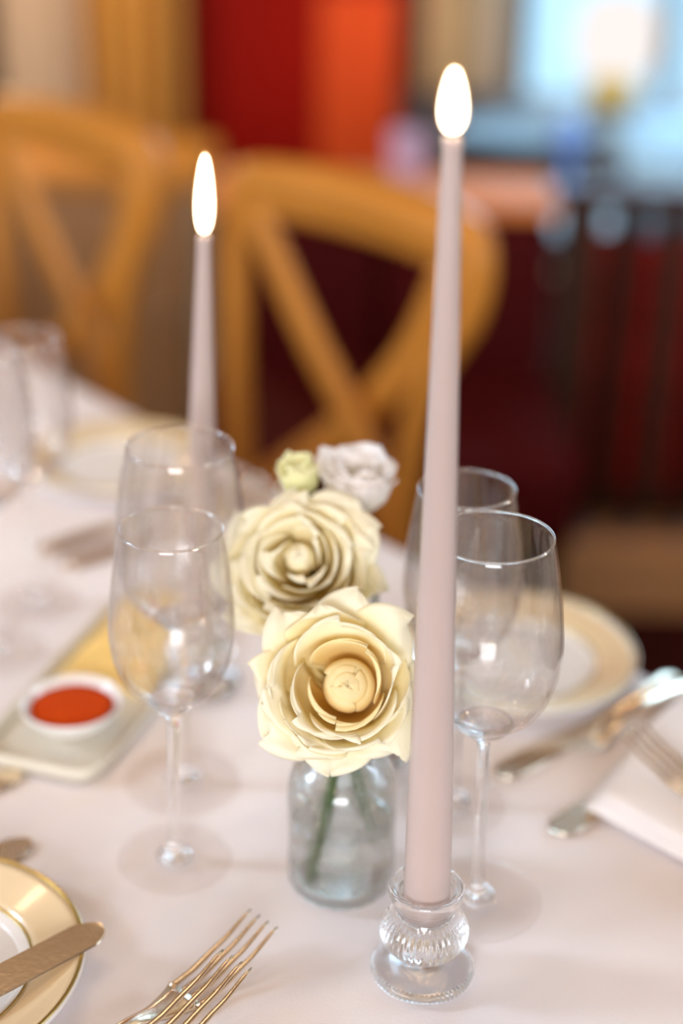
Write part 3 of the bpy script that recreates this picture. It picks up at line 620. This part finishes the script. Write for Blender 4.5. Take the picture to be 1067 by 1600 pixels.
def fork(L, label, loc, rot, group):
    t = thing('table_fork', label, 'fork', loc, rot, group)
    # x runs from the handle end (-) to the tine tips (+), origin under the root of the tines; z arch
    def zc(x):
        pts = [(-0.15, 0.004), (-0.10, 0.010), (-0.06, 0.0130), (-0.03, 0.0085), (-0.012, 0.0030), (0.0, 0.0016), (0.015, 0.0030), (0.035, 0.0085), (0.055, 0.0165)]
        for (a, za), (b_, zb) in zip(pts, pts[1:]):
            if x <= b_: s_ = max(0, (x - a) / (b_ - a)); s_ = s_ * s_ * (3 - 2 * s_) * .4 + s_ * .6; return za + (zb - za) * s_
        return pts[-1][1]
    bm = bmesh.new(); rows = []; n = 36
    for i in range(n + 1):
        x = -0.145 + 0.150 * i / n
        if x < -0.045: wd = 0.0030 + 0.0062 * ((-0.045 - x) / 0.10) ** 1.2
        else: s_ = (x + 0.045) / 0.05; wd = 0.0030 + 0.0092 * (s_ ** 2.2 if s_ < 1 else 1)
        if i == 0: wd *= 0.5
        th = 0.0011; z = zc(x)
        rows.append([bm.verts.new((x, y * wd, z + (th if abs(y) < 1 else 0) * s2 + 0.0004 * abs(y))) for (y, s2) in ((-1, 0), (-.55, 1), (0, 1.25), (.55, 1), (1, 0), (.55, -1), (0, -1), (-.55, -1))])
    for A, B in zip(rows, rows[1:]):
        for k in range(8): bm.faces.new((A[k], A[(k + 1) % 8], B[(k + 1) % 8], B[k]))
    bm.faces.new(rows[0]); bm.faces.new(rows[-1][::-1])
    link('handle', bm, STEEL, t)
    for j in range(4):
        y0 = (j - 1.5) * 0.0063; tb2 = bmesh.new(); P = []; R_ = []
        for i in range(13):
            s_ = i / 12; x = 0.003 + 0.052 * s_; P.append((x, y0 * (1 - 0.04 * s_), zc(x) + 0.0002)); R_.append(0.00185 * (1 - 0.55 * s_ ** 2) if i < 12 else 0.0005)
        sweep(tb2, P, R_, 8, 0.62); link('tine', tb2, STEEL, t)
    return t
AF = math.atan2(0.74, 0.67)
f1 = fork(0.2, 'silver fork at the bottom, the farther of two with tines reaching toward the vase', (-0.0700, 0.5320, T), (0, 0, AF), 'silver forks')
dup(f1, (-0.0790, 0.4950, T + 0.0072), (0, rad(1.0), AF + rad(2)), 'silver fork at the bottom lying on top of the other fork, nearer the camera')
df = dup(f1, (0.1560, 0.7560, T), (0, 0, AD + math.pi), 'blurred silver fork between the right side plate and the white napkin'); df.scale = (0.68, 0.75, 0.8)

# napkin: folded linen, layered
NAP = pmat('white_napkin_linen', (0.82, 0.765, 0.75), 0.85, bump=0.2, bscale=500, Sheen_Weight=0.2)
np_t = thing('folded_napkin', 'folded white linen napkin at the right picture edge over a knife', 'napkin', (0.1370, 0.6840, T + 0.0046), (0, 0, 0))
ea = Vector((0.53, 0.85, 0)).normalized(); eb = Vector((0.72, -0.70, 0)).normalized()
for L_, (l1, l2, z0, off) in enumerate(((0.17, 0.115, 0.0, 0.0), (0.167, 0.112, 0.0032, 0.003), (0.160, 0.107, 0.0064, 0.0055))):
    bm = bmesh.new(); n1, n2 = 30, 20; top = []; bot = []
    for i in range(n1 + 1):
        rt_, rb2 = [], []
        for j in range(n2 + 1):
            u, v = i / n1, j / n2
            ed = max(abs(2 * u - 1) ** 10, abs(2 * v - 1) ** 10)
            p = ea * (off + u * l1) + eb * (off + v * l2)
            h = 0.0016 * mnoise.noise(Vector((u * 3, v * 3, L_ * 2.2))) + 0.006 * L_ * 0.5 * math.exp(-((u - .45) / .25) ** 2)
            rt_.append(bm.verts.new(p + Vector((0, 0, z0 + max(0, h) + 0.0036 * (1 - ed * 0.9))))); rb2.append(bm.verts.new(p + Vector((0, 0, z0 + max(0, h) * (1 if L_ else 0)))))
        top.append(rt_); bot.append(rb2)
    for i in range(n1):
        for j in range(n2):
            bm.faces.new((top[i][j], top[i + 1][j], top[i + 1][j + 1], top[i][j + 1])); bm.faces.new((bot[i][j + 1], bot[i + 1][j + 1], bot[i + 1][j], bot[i][j]))
    for i in range(n1):
        bm.faces.new((top[i][0], bot[i][0], bot[i + 1][0], top[i + 1][0])); bm.faces.new((top[i + 1][n2], bot[i + 1][n2], bot[i][n2], top[i][n2]))
    for j in range(n2):
        bm.faces.new((top[0][j + 1], bot[0][j + 1], bot[0][j], top[0][j])); bm.faces.new((top[n1][j], bot[n1][j], bot[n1][j + 1], top[n1][j + 1]))
    link('fold', bm, NAP, np_t)
dup(f1, (0.200, 0.676, T + 0.0190), (0, rad(-1.5), rad(131.5)), 'silver fork lying on the white napkin at the right picture edge')

# ------------------------------------------------------------------ cross back chairs
def chair(loc, rz, label):
    t = thing('cross_back_chair', label, 'chair', loc, (0, 0, rz), 'oak cross back chairs')
    # local: x across, back plane at y=0, seat toward -y
    w2 = 0.205
    bm = bmesh.new()       # bent back frame: stiles and top rail are one bent piece
    pts = [(-w2, 0.03, 0.0), (-w2, 0.0, 0.45), (-w2 - .005, 0.0, 0.70), (-w2 - .002, 0, 0.80), (-w2 + 0.022, 0.0, 0.858), (-w2 + .07, 0.006, 0.868), (0, 0.016, 0.870), (w2 - .07, 0.006, 0.868), (w2 - 0.018, 0, 0.856), (w2 - .020, 0, 0.79), (w2 - .075, 0, 0.70), (w2 - .10, 0, 0.60), (w2 - .105, 0, 0.45), (w2 - .09, 0.03, 0.0)]
    C_ = catmull(pts, 8); mm_ = len(C_)
    R_ = [0.0165 + 0.012 * math.exp(-(((i / (mm_ - 1)) - .5) / .12) ** 2) for i in range(mm_)]
    sweep(bm, C_, R_, 12, 1.0, up=Vector((0, 1, 0.001)))
    link('back_frame', bm, OAK, t)
    br = bmesh.new(); sweep(br, catmull([(-w2 + 0.005, 0.0, 0.848), (-0.1, 0.012, 0.852), (0, 0.018, 0.853), (0.1, 0.012, 0.852), (w2 - 0.005, 0, 0.848)], 8), 0.030, 14, 0.38, up=Vector((0, 1, 0)))
    link('top_rail', br, OAK, t)
    for s_ in (-1, 1):
        b2 = bmesh.new(); sweep(b2, catmull([(s_ * (w2 - (.03 if s_ < 0 else .05)), 0.0, 0.83), (s_ * 0.07, 0.012 + 0.012 * s_, 0.70), (-s_ * 0.035, 0.012 + .012 * s_, 0.585), (-s_ * (w2 - (.04 if s_ > 0 else .11)), -0.005, 0.465)], 8), 0.023, 12, 0.36, up=Vector((0, 1, 0)))
        link('cross_slat', b2, OAK, t)
    st_ = lathe(prof([(0, 0.440), (0.19, 0.440), (0.212, 0.448), (0.215, 0.458), (0.205, 0.468), (0, 0.462)], 4), 48); bmesh.ops.translate(st_, verts=st_.verts, vec=(0, -0.215, 0))
    link('seat', st_, RATTAN, t)
    for s_ in (-1, 1):
        b3 = bmesh.new(); sweep(b3, [(s_ * 0.16, -0.36, 0.45), (s_ * 0.19, -0.41, 0.0)], [0.018, 0.014], 10); link('leg', b3, OAK, t)
    b4 = bmesh.new(); sweep(b4, [(-0.2, 0.012, 0.2), (0.105, 0.012, 0.2)], 0.010, 8); link('stretcher', b4, OAK, t)
    return t
c1 = chair(W(-1.206, 1.072, 0), A_T, 'oak cross back chair across the table, behind the two candles')
dup(c1, W(-1.742, 1.045, 0), (0, 0, A_T), 'oak cross back chair at far left beyond the blurred wine glasses')

# ------------------------------------------------------------------ banquette, partition, second table
bq = thing('banquette', 'dark maroon velvet banquette with a cherry wood ledge behind the oak chair', 'banquette', (0.055, 2.36, 0))
link('seat_cushion', box((0, -0.20, 0.36), (0.56, 0.46, 0.14), bev=0.03), VELVET, bq)
link('base', box((0, -0.18, 0.145), (0.54, 0.40, 0.29)), DARKWOOD, bq, smooth=False)
for k in range(2): link('back_cushion', box((-0.14 + k * 0.28, 0.06, 0.50), (0.275, 0.12, 0.32), bev=0.03), VELVET, bq)
link('back_panel', box((0, 0.155, 0.335), (0.56, 0.09, 0.67)), DARKWOOD, bq, smooth=False)
lg = link('ledge', box((0.0, 0.11, 0.682), (0.56, 0.22, 0.024), bev=0.004), LEDGEWOOD, bq, smooth=False); lg['label'] = 'orange cherry wood ledge'
tag(link('ceramic_tumbler', lathe(prof([(0, 0), (0.024, 0), (0.028, 0.004), (0.032, 0.06), (0.0325, 0.07), (0.030, 0.07), (0.027, 0.008), (0, 0.006)], 4), 32), TUMBLER, loc=(0.098, 2.52, 0.694)), 'lilac tumbler on the cherry ledge left of the tall candle flame', 'tumbler')

plat = struct('trim_3', box((1.2, 2.62, 0.06), (1.75, 0.66, 0.12)), BROWNWOOD)
plat.name = 'trim_3'
pt = thing('slatted_partition', 'low dark slatted wooden partition at right on a brown step', 'partition', (0.36, 2.385, 0.12))
link('end_post', box((0.015, 0, 0.285), (0.055, 0.07, 0.57), bev=0.005), GREYWOOD, pt, smooth=False)
link('top_rail', box((0.55, 0, 0.585), (1.15, 0.085, 0.035), bev=0.006), GREYWOOD, pt, smooth=False)
link('bottom_rail', box((0.55, 0, 0.045), (1.05, 0.04, 0.03), bev=0.003), DARKWOOD, pt, smooth=False)
for k in range(13):
    s1 = link('slat', box((0.090 + k * 0.078, 0, 0.313), (0.042, 0.03, 0.508), bev=0.004), DARKWOOD if k % 2 == 0 else GREYWOOD, pt, smooth=False)
    link('foot_cap', lathe(prof([(0, 0), (0.018, 0), (0.020, 0.006), (0.017, 0.016), (0, 0.018)], 3), 20), PEWTER, pt, loc=(0.060 + k * 0.078, -0.035, 0.0))
tag(link('partition_finial', lathe(prof([(0, 0), (0.018, 0), (0.009, 0.008), (0.007, 0.030), (0.012, 0.044), (0.024, 0.058), (0.029, 0.076), (0.022, 0.094), (0.009, 0.103), (0, 0.104)], 4), 32), BALLGLINT, loc=(0.345, 2.375, 0.7225)), 'ball ornament coloured blue as its bright highlight on the corner of the slatted partition', 'ornament')

rs = thing('red_bench', 'scarlet upholstered bench behind the slatted partition', 'bench', (0.95, 2.56, 0.12))
link('seat_cushion', box((0, 0.0, 0.27), (1.1, 0.22, 0.12), bev=0.03), REDSEAT, rs); link('base', box((0, 0.0, 0.105), (1.09, 0.20, 0.21)), REDSEAT, rs, smooth=False)
link('back_cushion', box((0, 0.06, 0.385), (1.1, 0.07, 0.16), bev=0.03), REDSEAT, rs)

t2 = thing('second_table', 'dark wooden table behind the slatted partition under blue lit plates', 'table', (0.95, 2.95, 0))
link('tabletop', box((0, 0, 0.695), (1.7, 0.70, 0.035), bev=0.005), DARKWOOD, t2, smooth=False)
for sx in (-1, 1):
    for sy in (-1, 1): link('leg', box((sx * 0.78, sy * 0.25, 0.34), (0.06, 0.06, 0.68)), DARKWOOD, t2, smooth=False)
def bplate(loc, R, label):
    return tag(link('blue_lit_plate', lathe(prof([(0, 0), (R * .55, 0), (R * .62, 0.003), (R * .98, 0.014), (R, 0.016), (R * .97, 0.017), (R * .6, 0.007), (0, 0.006)], 3), 48), BLUEPLATE, loc=loc), label, 'plate')
bplate((0.320, 2.775, 0.7126), 0.135, 'pale plate with blue daylight put into its colour behind and right of the tall candle flame')
RUN = pmat('daylight_tinted_linen', (0.40, 0.66, 0.84), 0.8, col2=(0.36, 0.60, 0.78))  # blue daylight on a pale surface, put into the cloth's colour
bm = bmesh.new(); path = [(3.02, 0.7142), (2.85, 0.7142), (2.70, 0.7142), (2.615, 0.7142), (2.598, 0.7125), (2.594, 0.70), (2.592, 0.64), (2.590, 0.585)]
ra = [[bm.verts.new((0.475 + 0.75 * i / 16, y - (0.004 * math.sin(i * 1.7) if z < 0.69 else 0) - th * (1 if z < 0.713 else 0), z + (th if z > 0.712 else 0))) for i in range(17)] for th in (0.0, 0.0025) for (y, z) in path]
nP = len(path)
for a_ in range(nP - 1):
    for i in range(16):
        bm.faces.new((ra[a_][i], ra[a_ + 1][i], ra[a_ + 1][i + 1], ra[a_][i + 1])); bm.faces.new((ra[nP + a_][i + 1], ra[nP + a_ + 1][i + 1], ra[nP + a_ + 1][i], ra[nP + a_][i]))
for a_ in range(nP - 1):
    for i in (0, 16): bm.faces.new((ra[a_][i], ra[a_ + 1][i], ra[nP + a_ + 1][i], ra[nP + a_][i]))
for i in range(16):
    for a_ in (0, nP - 1): bm.faces.new((ra[a_][i], ra[a_][i + 1], ra[nP + a_][i + 1], ra[nP + a_][i]))
tag(link('table_runner', bm, RUN), 'pale linen runner, blue daylight put into its colour, hanging over the front of the dark table at right', 'table runner')
lm = thing('table_lamp', 'glowing white table lamp with yellow base at top right', 'lamp', (0.53, 3.13, 0.7126))
link('lamp_base', lathe(prof([(0, 0), (0.035, 0), (0.040, 0.006), (0.050, 0.03), (0.045, 0.055), (0.016, 0.075), (0.008, 0.085), (0, 0.085)], 4), 36), pmat('mustard_ceramic', (0.72, 0.52, 0.12), 0.3), lm)
link('lamp_shade', lathe(prof([(0.07, 0.07), (0.082, 0.10), (0.085, 0.15), (0.070, 0.20), (0.040, 0.22), (0, 0.222)], 4), 40), LAMPGLOW, lm)
sbd = thing('sideboard', 'low honey brown wooden sideboard beyond the left oak chair under the curtains', 'sideboard', (-0.80, 3.15, 0))
link('cabinet_body', box((0, 0, 0.30), (0.98, 0.36, 0.52), bev=0.006), SIDEW, sbd, smooth=False); link('cabinet_top', box((0, 0, 0.575), (1.02, 0.40, 0.03), bev=0.005), OAK, sbd, smooth=False)
link('plinth', box((0, 0, 0.02), (0.94, 0.32, 0.04)), DARKWOOD, sbd, smooth=False)
for k in range(3):
    d_ = link('door', box((-0.32 + k * 0.32, -0.185, 0.30), (0.305, 0.016, 0.48), bev=0.003), SIDEW, sbd, smooth=False)
    link('knob', lathe([(0, 0), (0.006, 0), (0.006, 0.012), (0.011, 0.018), (0.009, 0.024), (0, 0.026)], 16), STEEL, d_, loc=(-0.32 + k * 0.32 + 0.12, -0.193, 0.32), rot=(rad(90), 0, 0))
# warm picture light low on the red wall
sp = bpy.data.lights.new('wall_washer', 'SPOT'); sp.energy = 7; sp.color = (1.0, 0.5, 0.32); sp.spot_size = rad(100); sp.spot_blend = 1; sp.shadow_soft_size = 0.08
so = bpy.data.objects.new('wall_washer', sp); COL.objects.link(so); so.location = (0.12, 3.95, 0.95); so.rotation_euler = (Vector((0.12, 4.4, 0.50)) - so.location).to_track_quat('-Z', 'Y').to_euler()
